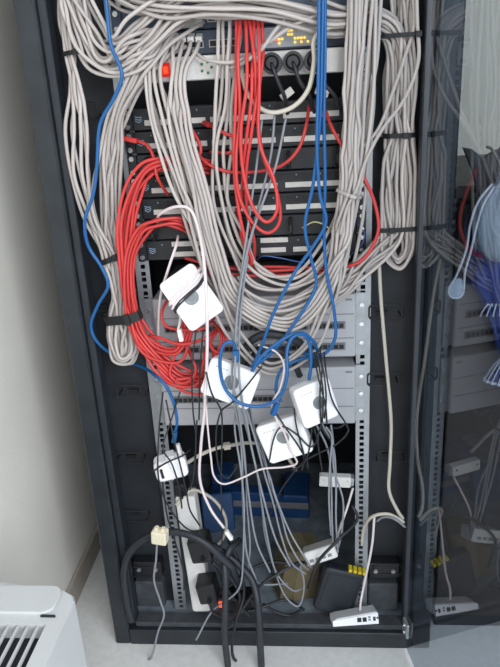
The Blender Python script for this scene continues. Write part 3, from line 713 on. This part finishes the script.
for pts in ([(238, 398, -.06), (236, 412, -.055), (243, 442, -.05), (246, 472, -.04), (247, 505, -.03), (250, 545, -.02), (249, 572, -.01), (262, 584, .0), (288, 584, .02)],
            [(241, 400, -.06), (243, 415, -.055), (250, 442, -.05), (257, 472, -.04), (262, 505, -.03), (268, 540, -.02), (276, 572, -.01), (292, 590, .0), (303, 588, .02)],
            [(244, 400, -.06), (248, 415, -.055), (256, 442, -.05), (264, 472, -.04), (273, 502, -.03), (281, 535, -.02), (291, 562, -.01), (306, 574, .0)],
            [(247, 400, -.05), (251, 418, -.02), (262, 448, -.008), (271, 484, -.02), (281, 514, -.03), (288, 540, -.02), (300, 562, -.02), (309, 570, .0)],
            [(237, 402, -.06), (235, 430, -.05), (241, 470, -.05), (244, 510, -.04), (243, 560, -.03), (238, 590, -.03), (212, 612, -.03), (196, 640, -.04)],
            [(250, 404, -.05), (256, 436, -.012), (267, 470, -.008), (276, 498, -.04), (290, 532, -.03), (304, 556, -.03), (312, 566, .0)],
            [(262, 506, .02), (266, 540, .02), (282, 590, .01), (296, 606, .0), (302, 600, -.0), (304, 582, .0), (300, 566, .0)]):
    cable('power_lead', pts, TR, 'thin_grey', 'thin grey lead falling from the aslant adapter to the clutter at the bottom', gt)
for pts in ([(262, 120, .0), (256, 170, -.02), (250, 210, -.03), (243, 262, -.04), (237, 310, -.05), (234, 350, -.08), (232, 380, -.115), (238, 408, -.10), (243, 445, -.06), (248, 490, -.04), (256, 540, -.03), (270, 572, -.02)],
            [(286, 118, .0), (276, 165, -.03), (262, 205, -.04), (250, 240, -.04), (240, 290, -.05), (236, 330, -.07), (235, 372, -.12), (234, 400, -.11), (241, 440, -.06), (243, 500, -.04), (246, 550, -.03), (256, 580, -.02)],
            [(275, 112, .0), (270, 160, -.01), (254, 225, -.03), (246, 268, -.035), (240, 320, -.05), (239, 362, -.10), (240, 385, -.115), (245, 412, -.09), (252, 450, -.055), (264, 500, -.04), (276, 540, -.03), (290, 566, -.02)]):
    cable('power_lead', pts, .0026, 'thin_grey', 'thin grey lead dropping from under the socket strip across the aslant adapter', 'thin grey leads from the sockets')
gt2 = 'thin leads under the upright adapter'
for pts in ([(316, 424, -.06), (328, 450, -.04), (331, 480, -.03), (332, 520, -.02), (333, 545, -.01)],
            [(322, 424, -.06), (333, 446, -.045), (336, 482, -.035), (336, 520, -.02), (338, 552, .0)],
            [(331, 425, -.066), (333, 442, -.05), (334, 470, -.04), (343, 500, -.03), (342, 530, -.02), (338, 548, .0)],
            [(326, 427, -.070), (332, 438, -.06), (330, 465, -.05), (329, 500, -.03), (331, 535, -.01)]):
    cable('power_lead', pts, TR, 'thin_grey', 'thin grey lead falling from the upright adapter past the white plate', gt2)
cable('network_cable', [(353, 488, .03), (347, 508, .01), (340, 528, .0), (334, 548, .01)], .0028, 'white_cable', 'short straight white lead down to the tilted white box')
cable('power_lead', [(157, 543, -.03), (156, 560, -.035), (154, 580, -.04), (160, 600, -.04), (164, 615, -.045), (158, 632, -.05), (154, 650, -.05), (150, 672, -.05)], .0027, 'thin_grey', 'thin grey lead hanging from the cream plug over the sill')
cable('power_lead', [(374, 516, .01), (372, 545, .0), (365, 580, .0), (361, 600, -.01), (360, 610, -.01)], .0030, 'white_cable', 'pale lead dropping from the arched cable to the white router')
# black leads
gk = 'thin black leads among the adapters'
KR = .0019
for pts in ([(206, 372, -.11), (212, 394, -.11), (221, 412, -.10), (222, 440, -.07), (221, 480, -.05), (222, 530, -.04), (221, 575, -.04)],
            [(262, 366, -.11), (248, 384, -.115), (232, 402, -.11), (221, 412, -.10), (216, 436, -.08), (219, 468, -.06), (228, 478, -.05), (240, 462, -.04)],
            [(196, 330, -.04), (192, 370, -.06), (193, 410, -.06), (196, 440, -.05), (193, 480, -.04)],
            [(203, 330, -.05), (200, 372, -.06), (199, 420, -.06)],
            [(316, 352, -.07), (320, 372, -.11), (323, 395, -.115), (322, 420, -.10), (318, 440, -.08), (322, 470, -.05)],
            [(318, 350, -.07), (324, 374, -.11), (326, 400, -.115), (324, 420, -.10)],
            [(320, 350, -.07), (322, 370, -.108), (320, 398, -.115), (322, 426, -.10), (330, 440, -.07)],
            [(314, 352, -.07), (318, 376, -.108), (325, 402, -.115), (327, 424, -.10)],
            [(324, 352, -.07), (327, 378, -.11), (333, 402, -.10), (346, 424, -.07), (348, 432, -.06), (336, 444, -.05), (310, 458, -.05), (296, 470, -.05), (280, 492, -.03), (268, 520, .0)],
            [(269, 462, -.060), (274, 438, -.070), (282, 427, -.074), (296, 434, -.072), (310, 446, -.070), (317, 440, -.072), (314, 428, -.075)],
            [(274, 410, -.062), (286, 428, -.074), (298, 444, -.070), (306, 456, -.058), (308, 468, -.045)],
            [(294, 408, -.062), (296, 424, -.074), (300, 440, -.072), (304, 456, -.058), (302, 470, -.045)],
            [(312, 426, -.078), (310, 444, -.072), (304, 462, -.056), (292, 470, -.050)],
            [(345, 424, .0), (338, 428, .0), (320, 428, .02)]):
    cable('power_lead', pts, KR, 'black_cable', 'thin black lead straggling among the white adapters', gk)
gk2 = 'thin black leads round the left white box'
for pts in ([(163, 392, -.04), (159, 430, -.05), (158, 468, -.07), (162, 492, -.05), (172, 512, -.04), (186, 528, -.03), (198, 532, -.02)],
            [(180, 392, -.04), (170, 424, -.05), (163, 448, -.07), (172, 464, -.075), (180, 490, -.05), (182, 508, -.04)],
            [(152, 470, -.05), (166, 463, -.075), (182, 456, -.06), (190, 450, -.03)],
            [(166, 400, -.03), (174, 440, -.06), (181, 468, -.07), (186, 490, -.05), (190, 510, -.04), (200, 526, -.02)],
            [(162, 480, -.05), (168, 520, -.03), (176, 545, -.03), (183, 570, -.03), (184, 590, -.02)],
            [(190, 490, -.03), (195, 470, -.02), (196, 440, -.01), (197, 420, .0)]):
    cable('power_lead', pts, KR, 'black_cable', 'thin black lead looped about the rounded white box on the left rail', gk2)
# twisted pairs
for pts, m, lab in (([(356, 222, .03), (364, 232, .02), (362, 244, .02), (352, 254, .03), (346, 262, .04)], 'navy_wire', 'loose navy wire pair curling beside the right rail'),
                    ([(348, 218, .03), (352, 232, .02), (346, 246, .02), (350, 258, .03)], 'pale_wire', 'loose yellowish wire pair curling beside the right rail'),
                    ([(302, 228, .02), (314, 222, .0), (326, 226, .0), (334, 236, .02)], 'pale_wire', 'loose yellowish wire pair arched behind the blue cables'),
                    ([(256, 260, .03), (264, 256, .0), (280, 258, .0), (300, 262, .01), (322, 264, .03)], 'navy_wire', 'loose navy wire pair strung along the lowest patch panel')):
    cable('wire_pair', pts, .0013, m, lab)
# thick black mains cables
KK = .0085
cable('power_cable', [(132, 621, -.010), (127, 602, -.012), (124, 572, -.013), (130, 552, -.014), (146, 538, -.02), (168, 531, -.03), (192, 536, -.046), (212, 548, -.05), (228, 566, -.035), (240, 588, .0)], .0090, 'thick_black', 'thick black cable arched over the lower left corner of the rack')
cable('power_cable', [(240, 540, .02), (229, 552, -.02), (226, 580, -.05), (225, 612, -.07), (225, 640, -.07), (229, 675, -.07)], KK, 'thick_black', 'thick black cable hanging over the sill to the floor, left of two')
cable('power_cable', [(212, 545, .0), (236, 562, -.01), (252, 580, -.03), (258, 606, -.06), (260, 640, -.07), (262, 676, -.07)], KK, 'thick_black', 'thick black cable hanging over the sill to the floor, right of two')
cable('power_cable', [(240, 372, .0), (243, 352, -.01), (256, 338, -.02), (274, 334, -.02), (294, 340, -.02), (308, 352, -.01), (316, 366, .0)], .0085, 'thick_black', 'thick black cable arched in front of the lowest grey switch')
cable('power_cable', [(246, 366, .01), (258, 352, .0), (276, 350, .0), (292, 360, .01), (300, 376, .02)], .0075, 'thick_black', 'thick black cable arched inside the larger arch before the grey switch')
for pts, lab in (([(205, 598, .0), (224, 590, .0), (246, 572, .02), (272, 562, .05), (300, 566, .06)], 'black cable lying across the rack floor behind the lit red switch'),
            ([(216, 613, -.002), (240, 612, -.002), (264, 606, .02), (286, 600, .03), (304, 611, .03)], 'black cable lying along the sill toward the dark tower'),
            ([(228, 628, -.04), (244, 606, -.03), (262, 584, -.02), (290, 566, .0), (312, 552, .02)], 'black cable slanting up from the sill to the tilted white box'),
            ([(208, 556, -.035), (218, 572, -.028), (232, 596, -.012), (250, 616, -.008)], 'black cable dropping from the upright power strip to the sill'),
            ([(212, 562, -.04), (232, 578, -.026), (240, 600, -.02), (230, 617, -.022), (214, 612, -.03), (209, 602, -.045)], 'black cable coiled beside the glowing red switch'),
            ([(228, 540, .03), (240, 566, .0), (244, 596, -.02), (236, 622, -.045), (232, 650, -.05), (238, 676, -.05)], 'thinner black cable hanging over the sill between the two thick ones'),
            ([(263, 604, .03), (276, 612, .03), (290, 615, .032), (302, 608, .03)], 'short black cable on the rack floor before the cardboard box'),
            ([(308, 588, .02), (318, 562, -.03), (338, 540, -.03), (357, 520, .01), (352, 505, .03)], 'black cable rising past the yellow sockets to the right rail')):
    cable('power_cable', pts, .0038, 'black_cable', lab)

# ---------------------------------------------------------------- things low in the rack
t = empty('power_adapter', at(171, 466, -.04), (0, math.radians(-8), math.radians(12)), 'rounded white box strapped to the left rail', 'adapter')
MB().rprism(.072, .050, .04, .012, .006).build('body', 'adapter', t)
MB().box(-.002, .0, -.0206, -.019, -.024, .024).build('seam', 'adapter_edge', t)
MB().box(-.024, -.018, -.0215, -.019, -.014, .010).build('slot', 'port', t)
MB().rprism(.020, .008, .03, .003, .002).build('clip', 'adapter_edge', t).location = (.004, 0, .028)
# white upright power strip leaning along the left rail
pa, pb = at(186, 492, .03), at(203, 606, .03)
ln = (pa-pb).length; cen = (pa+pb)/2; ang = math.atan2((pa-pb).x, (pa-pb).z)
t = empty('power_strip', cen, (0, ang, 0), 'white upright power strip leaning along the left rail with black plugs in it', 'power strip')
MB().rprism(.048, ln, .042, .008, .004).build('body', 'pdu_white', t)
for k in range(5):
    so = MB().cyl((.002, -.0215, ln*.36-k*ln*.18), (0, -1, 0), .0185, .002, 20).build('socket', 'adapter_edge', t)
    MB().cyl((.002, -.0225, ln*.36-k*ln*.18), (0, -1, 0), .014, .001, 20).build('socket_well', 'adapter_edge', so)
for px, py, sz, lab in ((182, 485, .026, 'small black plug at the top of the upright power strip'), (201, 546, .050, 'large black plug block in the middle of the upright power strip'), (208, 588, .046, 'large black plug block at the foot of the upright power strip')):
    t = empty('plug_block', at(px, py, -.0165), (0, math.radians(-9), 0), lab, 'plug')
    MB().rprism(sz, sz*1.25, .05, .005, .004).build('body', 'plug_black', t)
    MB().cyl((sz*.1, -.03, -sz*.3), (0, -1, -.3), .006, .016, 10, .004).build('strain_relief', 'plug_black', t)
t = empty('power_strip', at(238, 599, .035), (0, 0, math.radians(-4)), 'black power strip on the rack floor with a glowing red switch', 'power strip')
MB().rprism(.09, .045, .05, .006, .004).build('body', 'plug_black', t)
MB().box(-.0445, -.033, -.031, -.024, -.004, .014, .002).build('rocker_switch', 'lamp_red', t)
for k in range(2): MB().cyl((-.004+k*.030, -.026, .002), (0, -1, 0), .011, .003, 16).build('socket', 'port', t)
t = empty('power_adapter', at(160, 536, -.055), (0, math.radians(4), math.radians(-8)), 'small cream plug hung over the thick black cable', 'plug')
MB().rprism(.036, .034, .026, .004, .003).build('body', 'cream', t)
for k in (-1, 1): MB().box(k*.008-.004, k*.008+.004, -.005, .007, .016, .024, .001).build('lug', 'cream', t)
# white plate on the right rail
t = empty('cable_bracket', at(335, 480, .05), (0, math.radians(4), 0), 'plain white plate fixed to the right rail low down', 'bracket')
MB().rprism(.074, .028, .02, .003, .002).build('plate', 'pdu_white', t)
MB().box(.030, .044, -.006, .016, -.010, .010).build('tab', 'steel', t)
for k in (-1, 1): MB().cyl((k*.028, -.0105, .004), (0, -1, 0), .003, .002, 10).build('screw', 'chrome', t)
# tilted white box over a cardboard box
t = empty('switch_box', at(320, 552, .02), (math.radians(-25), math.radians(-14), math.radians(10)), 'small white network box tilted on the cardboard box', 'network box')
MB().rprism(.078, .034, .06, .006, .004).build('body', 'pdu_white', t)
for k in range(4): MB().box(-.030+k*.015, -.020+k*.015, -.0308, -.029, -.009, -.002).build('port', 'switch_line', t)
t = empty('cardboard_box', (.06, .145, .0535), (0, math.radians(10), math.radians(18)), 'dull brown cardboard box standing on the rack floor', 'box')
MB().box(-.05, .05, -.04, .04, 0, .155, .002).build('carton', 'cardboard', t)
MB().box(-.012, .012, -.0408, .0408, -.001, .1558).build('tape', 'cardboard_tape', t)
t = empty('network_box', (at(331, 612, .058).x, .052, .073), (0, math.radians(15), 0), 'dark grey upright network box with yellow sockets, behind the white router', 'network box')
MB().rprism(.100, .138, .030, .010, .006).build('body', 'tower', t).location = (0, 0, .071)
for k in range(4): MB().box(.008+k*.012, .017+k*.012, -.012, .008, .138, .146, .0008).build('socket', 'yellow', t)
MB().rprism(.076, .108, .003, .008, .001).build('side_panel', 'rack_lip', t).location = (0, -.0152, .070)
# white router on the sill
t = empty('wireless_router', at(354, 621, -.002), (math.radians(-26), 0, math.radians(6)), 'small white router with ports sitting on the sill of the rack', 'router')
mb = MB(); w_, h_ = .056, .028
mb.loft([[(-w_, -.03, 0), (w_, -.03, 0), (w_, .03, 0), (-w_, .03, 0)], [(-w_, -.03, h_*.45), (w_, -.03, h_*.9), (w_, .03, h_*.9), (-w_, .03, h_*.45)], [(-w_+.012, -.026, h_*.62), (w_-.003, -.026, h_), (w_-.003, .026, h_), (-w_+.012, .026, h_*.62)]])
mb.build('body', 'adapter', t)
for x, ww in ((.004, .010), (.017, .010)):
    MB().box(x, x+ww, -.0312, -.029, .007, .017).build('port', 'port', t)
for x, z in ((.031, .009), (.031, .015)): MB().box(x, x+.006, -.0308, -.029, z, z+.004).build('port', 'switch_line', t)
MB().box(.043, .049, -.0312, -.029, .008, .017).build('port', 'port', t)
MB().cyl((.0535, -.030, .014), (0, -1, 0), .0024, .002, 10).build('jack', 'port', t)
# blue tray at the back
t = empty('blue_tray', (-.06, .50, .045), (0, 0, math.radians(-4)), 'blue plastic tray with a grey bar standing at the back of the rack', 'tray')
MB().box(-.15, .17, -.02, .03, 0, .090, .004).build('tray_front', 'blue_plastic', t)
MB().box(-.15, .17, -.026, -.02, .040, .062, .002).build('grey_bar', 'switch_line', t)
MB().box(-.15, -.09, .03, .12, .0, .12, .004).build('tray_end', 'blue_plastic', t)
MB().box(.09, .17, -.05, .09, .090, .105, .004).build('tray_flap', 'blue_plastic', t)
o = tag(MB().box(-.05, .05, -.002, .03, 0, .12, .004).build('blue_folder', 'blue_plastic'), 'blue folder propped behind the white upright power strip', 'folder'); o.location = (-.17, .395, .054); o.rotation_euler = (math.radians(-18), 0, .2)

# ---------------------------------------------------------------- portable air conditioner, lower left
ZT = .60
t = empty('air_conditioner', (-.41, -.68, 0), None, 'white portable air conditioner with slatted outlet, standing against the off white wall', 'air conditioner')
x0, x1, y0, y1 = -.142, .146, -.24, .215     # local
def hull(ins, z): 
    c = .022
    return [(x0+ins, y0+ins, z), (x1-ins, y0+ins, z), (x1-ins, y1-c-ins, z), (x1-.006-ins, y1-.010-ins, z), (x1-.028-ins, y1+.003-ins, z), (x1-.075-ins, y1+.010-ins, z), (0, y1+.020-ins, z), (x0+.05+ins, y1+.020-ins, z), (x0+ins, y1+.006-ins, z)]
MB().loft([hull(.02, 0), hull(.02, .03), hull(0, .031), hull(0, ZT-.03)]).build('body', 'ac_white', t)
sx1, sy0, sy1 = .118, -.20, .142          # outlet opening
mb = MB()
pts = [(x0, sy1), (x1, sy1), (x1, y1-.022), (x1-.006, y1-.010), (x1-.028, y1+.003), (x1-.075, y1+.010), (0, y1+.020), (x0+.05, y1+.020), (x0, y1+.006)]
mb.loft([[(x, y, ZT-.03) for x, y in pts], [(x, y, ZT-.004) for x, y in pts], [(x*.992, y-(.003 if y > sy1 else 0), ZT) for x, y in pts]])
mb.box(sx1, x1, sy0, sy1, ZT-.03, ZT); mb.box(x0, x0+.02, sy0, sy1, ZT-.03, ZT); mb.box(x0, x1, y0, sy0, ZT-.03, ZT)
mb.build('top_cover', 'ac_white', t)
MB().box(x0+.02, sx1, sy0, sy1, ZT-.0295, ZT-.028).build('outlet_shade_plate', 'ac_dark', t)  # dark plate stands in for the shade deep inside the outlet
for k in range(16):
    x = sx1-.012-k*.0155
    if x > x0+.02: MB().box(x-.0021, x+.0021, sy0, sy1, ZT-.006, ZT-.001, .0006).build('slat', 'ac_slat', t)
lidm = MB().rprism(.244, .060, .006, .018, .002)
lid = lidm.build('lid', 'ac_white', t); lid.location = (-.001, .190, ZT+.0022); lid.rotation_euler = (math.radians(90), 0, 0)
MB().rprism(.008, .030, .002, .0035, .0008).build('lid_grip', 'ac_slat', lid).location = (.010, .0036, 0)
MB().rprism(.024, .005, .003, .002, .001).build('lid_catch', 'ac_dark', t).location = (.116, .157, ZT+.001)

# ---------------------------------------------------------------- cupboard and hung bags beyond the glass door
cz = at(470, 155, .58).z
t = empty('cupboard', (.93, .30, 0), None, 'dark brown wooden cupboard standing beside the rack', 'cupboard')
MB().box(-.515, .515, -.24, .28, .06, cz-.025).build('carcass', 'wood', t)
MB().box(-.52, .52, -.262, .285, cz-.025, cz, .003).build('worktop', 'wood', t)
MB().box(-.50, .50, -.22, .27, 0, .06).build('plinth', 'bag_dark', t)
for s in (-1, 1):
    a, b = sorted((s*.004, s*.51)); dr = MB().box(a, b, -.26, -.241, .07, cz-.035, .003).build('cupboard_door', 'wood', t)
    MB().cyl((s*.04, -.272, .75), (0, -1, 0), .014, .024, 14).build('knob', 'knob', dr)
Y0 = -.045
def ring(c, rx, ry, n=28, wob=0, k=7, ph=0):
    return [(c[0]+rx*math.cos(2*math.pi*i/n)*(1+wob*math.sin(k*2*math.pi*i/n+ph)), c[1]+ry*math.sin(2*math.pi*i/n)*(1+wob*math.sin(k*2*math.pi*i/n+ph)), c[2]) for i in range(n)]
hk = at(498, 168, Y0)
o = MB().tube(spline([(hk.x, .035, hk.z+.03), (hk.x, .0, hk.z+.028), (hk.x, Y0, hk.z+.01), (hk.x, Y0-.02, hk.z), (hk.x, Y0-.024, hk.z+.014)], .004), .003, 8).build('hook', 'knob', t, True)
o.matrix_parent_inverse = Matrix.Translation((-.93, -.30, 0))
# pale bag
bg_ = empty('drawstring_bag', (0, 0, 0), None, 'pale blue drawstring bag hanging behind the glass door', 'bag')
cx = at(503, 222, Y0).x
prof = [(170, .010, .010, .25), (180, .014, .012, .25), (187, .020, .016, .2), (194, .034, .024, .12), (205, .047, .032, .06), (222, .055, .037, .03), (240, .051, .035, .03), (252, .038, .027, .05), (260, .018, .014, .05)]
MB().loft([ring((cx, Y0, at(503, py, Y0).z), rx, ry, 36, wb, 9) for py, rx, ry, wb in prof]).build('sack', 'bag_pale', bg_, True)
MB().tube(ring((cx, Y0, at(503, 186, Y0).z), .021, .017), .0022, 6, True).build('neck_cord', 'cloth_white', bg_, True)
lp = [at(492, 184, Y0-.02), at(478, 202, Y0-.035), at(470, 225, Y0-.04), at(466, 250, Y0-.04), at(456, 276, Y0-.035), at(449, 288, Y0-.03), at(450, 296, Y0-.03), at(457, 298, Y0-.03), at(463, 293, Y0-.03), at(465, 272, Y0-.035), at(471, 250, Y0-.04), at(476, 228, Y0-.045), at(483, 205, Y0-.04), at(494, 187, Y0-.02)]
MB().tube(spline(lp, .006), .0024, 6).build('strap', 'cloth_white', bg_, True)
pc = at(456.5, 288, Y0-.03)
mb = MB(); bmesh.ops.create_uvsphere(mb.bm, u_segments=16, v_segments=10, radius=1, matrix=Matrix.Translation(pc) @ Matrix.Rotation(math.radians(20), 4, 'Y') @ Matrix.Diagonal((.015, .004, .020, 1)))
mb.build('strap_pad', 'bag_pale', bg_, True)
# dark bag behind
Y1 = .012
bd = empty('dark_bag', (0, 0, 0), None, 'dark grey cloth bag with a pointed flap hung on the cupboard edge', 'bag')
mb = MB(); fl = [(462, 147), (472, 149), (482, 157), (492, 151), (505, 146), (530, 150), (530, 205), (505, 210), (482, 205), (476, 190), (472, 172)]
mb.loft([[at(x, y, Y1+.012) for x, y in fl], [at(x, y, Y1-.006) for x, y in fl], [at(500+(x-500)*.93, 178+(y-178)*.93, Y1-.014) for x, y in fl]])
mb.build('bag_body', 'bag_dark', bd)
MB().tube(spline([at(500, 150, Y1), at(508, 140, Y1+.03), at(520, 142, Y1+.03), at(525, 152, Y1)], .006), .004, 6).build('bag_handle', 'bag_dark', bd, True)
# blue cloth with white fringe
Y2 = .012
bc = empty('blue_cloth', (0, 0, 0), None, 'royal blue cloth with white fringed ends hanging below the pale bag', 'cloth')
mb = MB()
prof = [(214, 506, .020), (230, 500, .034), (247, 497, .044), (265, 494, .046), (285, 495, .042), (300, 499, .032), (318, 500, .022), (335, 503, .016), (355, 504, .012)]
mb.loft([ring((at(px, py, Y2).x, Y2+.008, at(px, py, Y2).z), rx, .014, 40, .14, 8, py*.03) for py, px, rx in prof])
mb.build('cloth_drape', 'cloth_blue', bc, True)
for k in range(6):
    a = at(490+k*2.5, 306, Y2-.02)
    MB().tube(spline([a, a+Vector((.003*(k-2), -.006, .006)), a+Vector((.006*(k-2.5), -.008, -.006)), a+Vector((.008*(k-2.5), -.006, -.020))], .004), .0018, 5).build('fringe', 'cloth_white', bc, True)
mb = MB(); q = at(512, 352, Y2-.03); N = 40; r0 = []; r1_ = []; r2_ = []
for i in range(N):
    a = 2*math.pi*i/N; wv = 1+.10*(-1)**i
    r0.append(q+Vector((.007*math.cos(a), .007*math.sin(a), .0))); r1_.append(q+Vector((.030*wv*math.cos(a), .020*wv*math.sin(a), -.028))); r2_.append(q+Vector((.046*wv*math.cos(a), .028*wv*math.sin(a), -.062)))
mb.loft([r0, r1_, r2_]); mb.build('pleated_end', 'cloth_blue', bc)
for i in range(0, N, 2): MB().tube([r0[i], r1_[i], r2_[i]], .0014, 5).build('pleat', 'cloth_white', bc)
MB().tube(r2_, .003, 6, True).build('pleat_rim', 'cloth_white', bc)

# ---------------------------------------------------------------- cables laid, ties closed round them
finish_cables()
finish_ties()
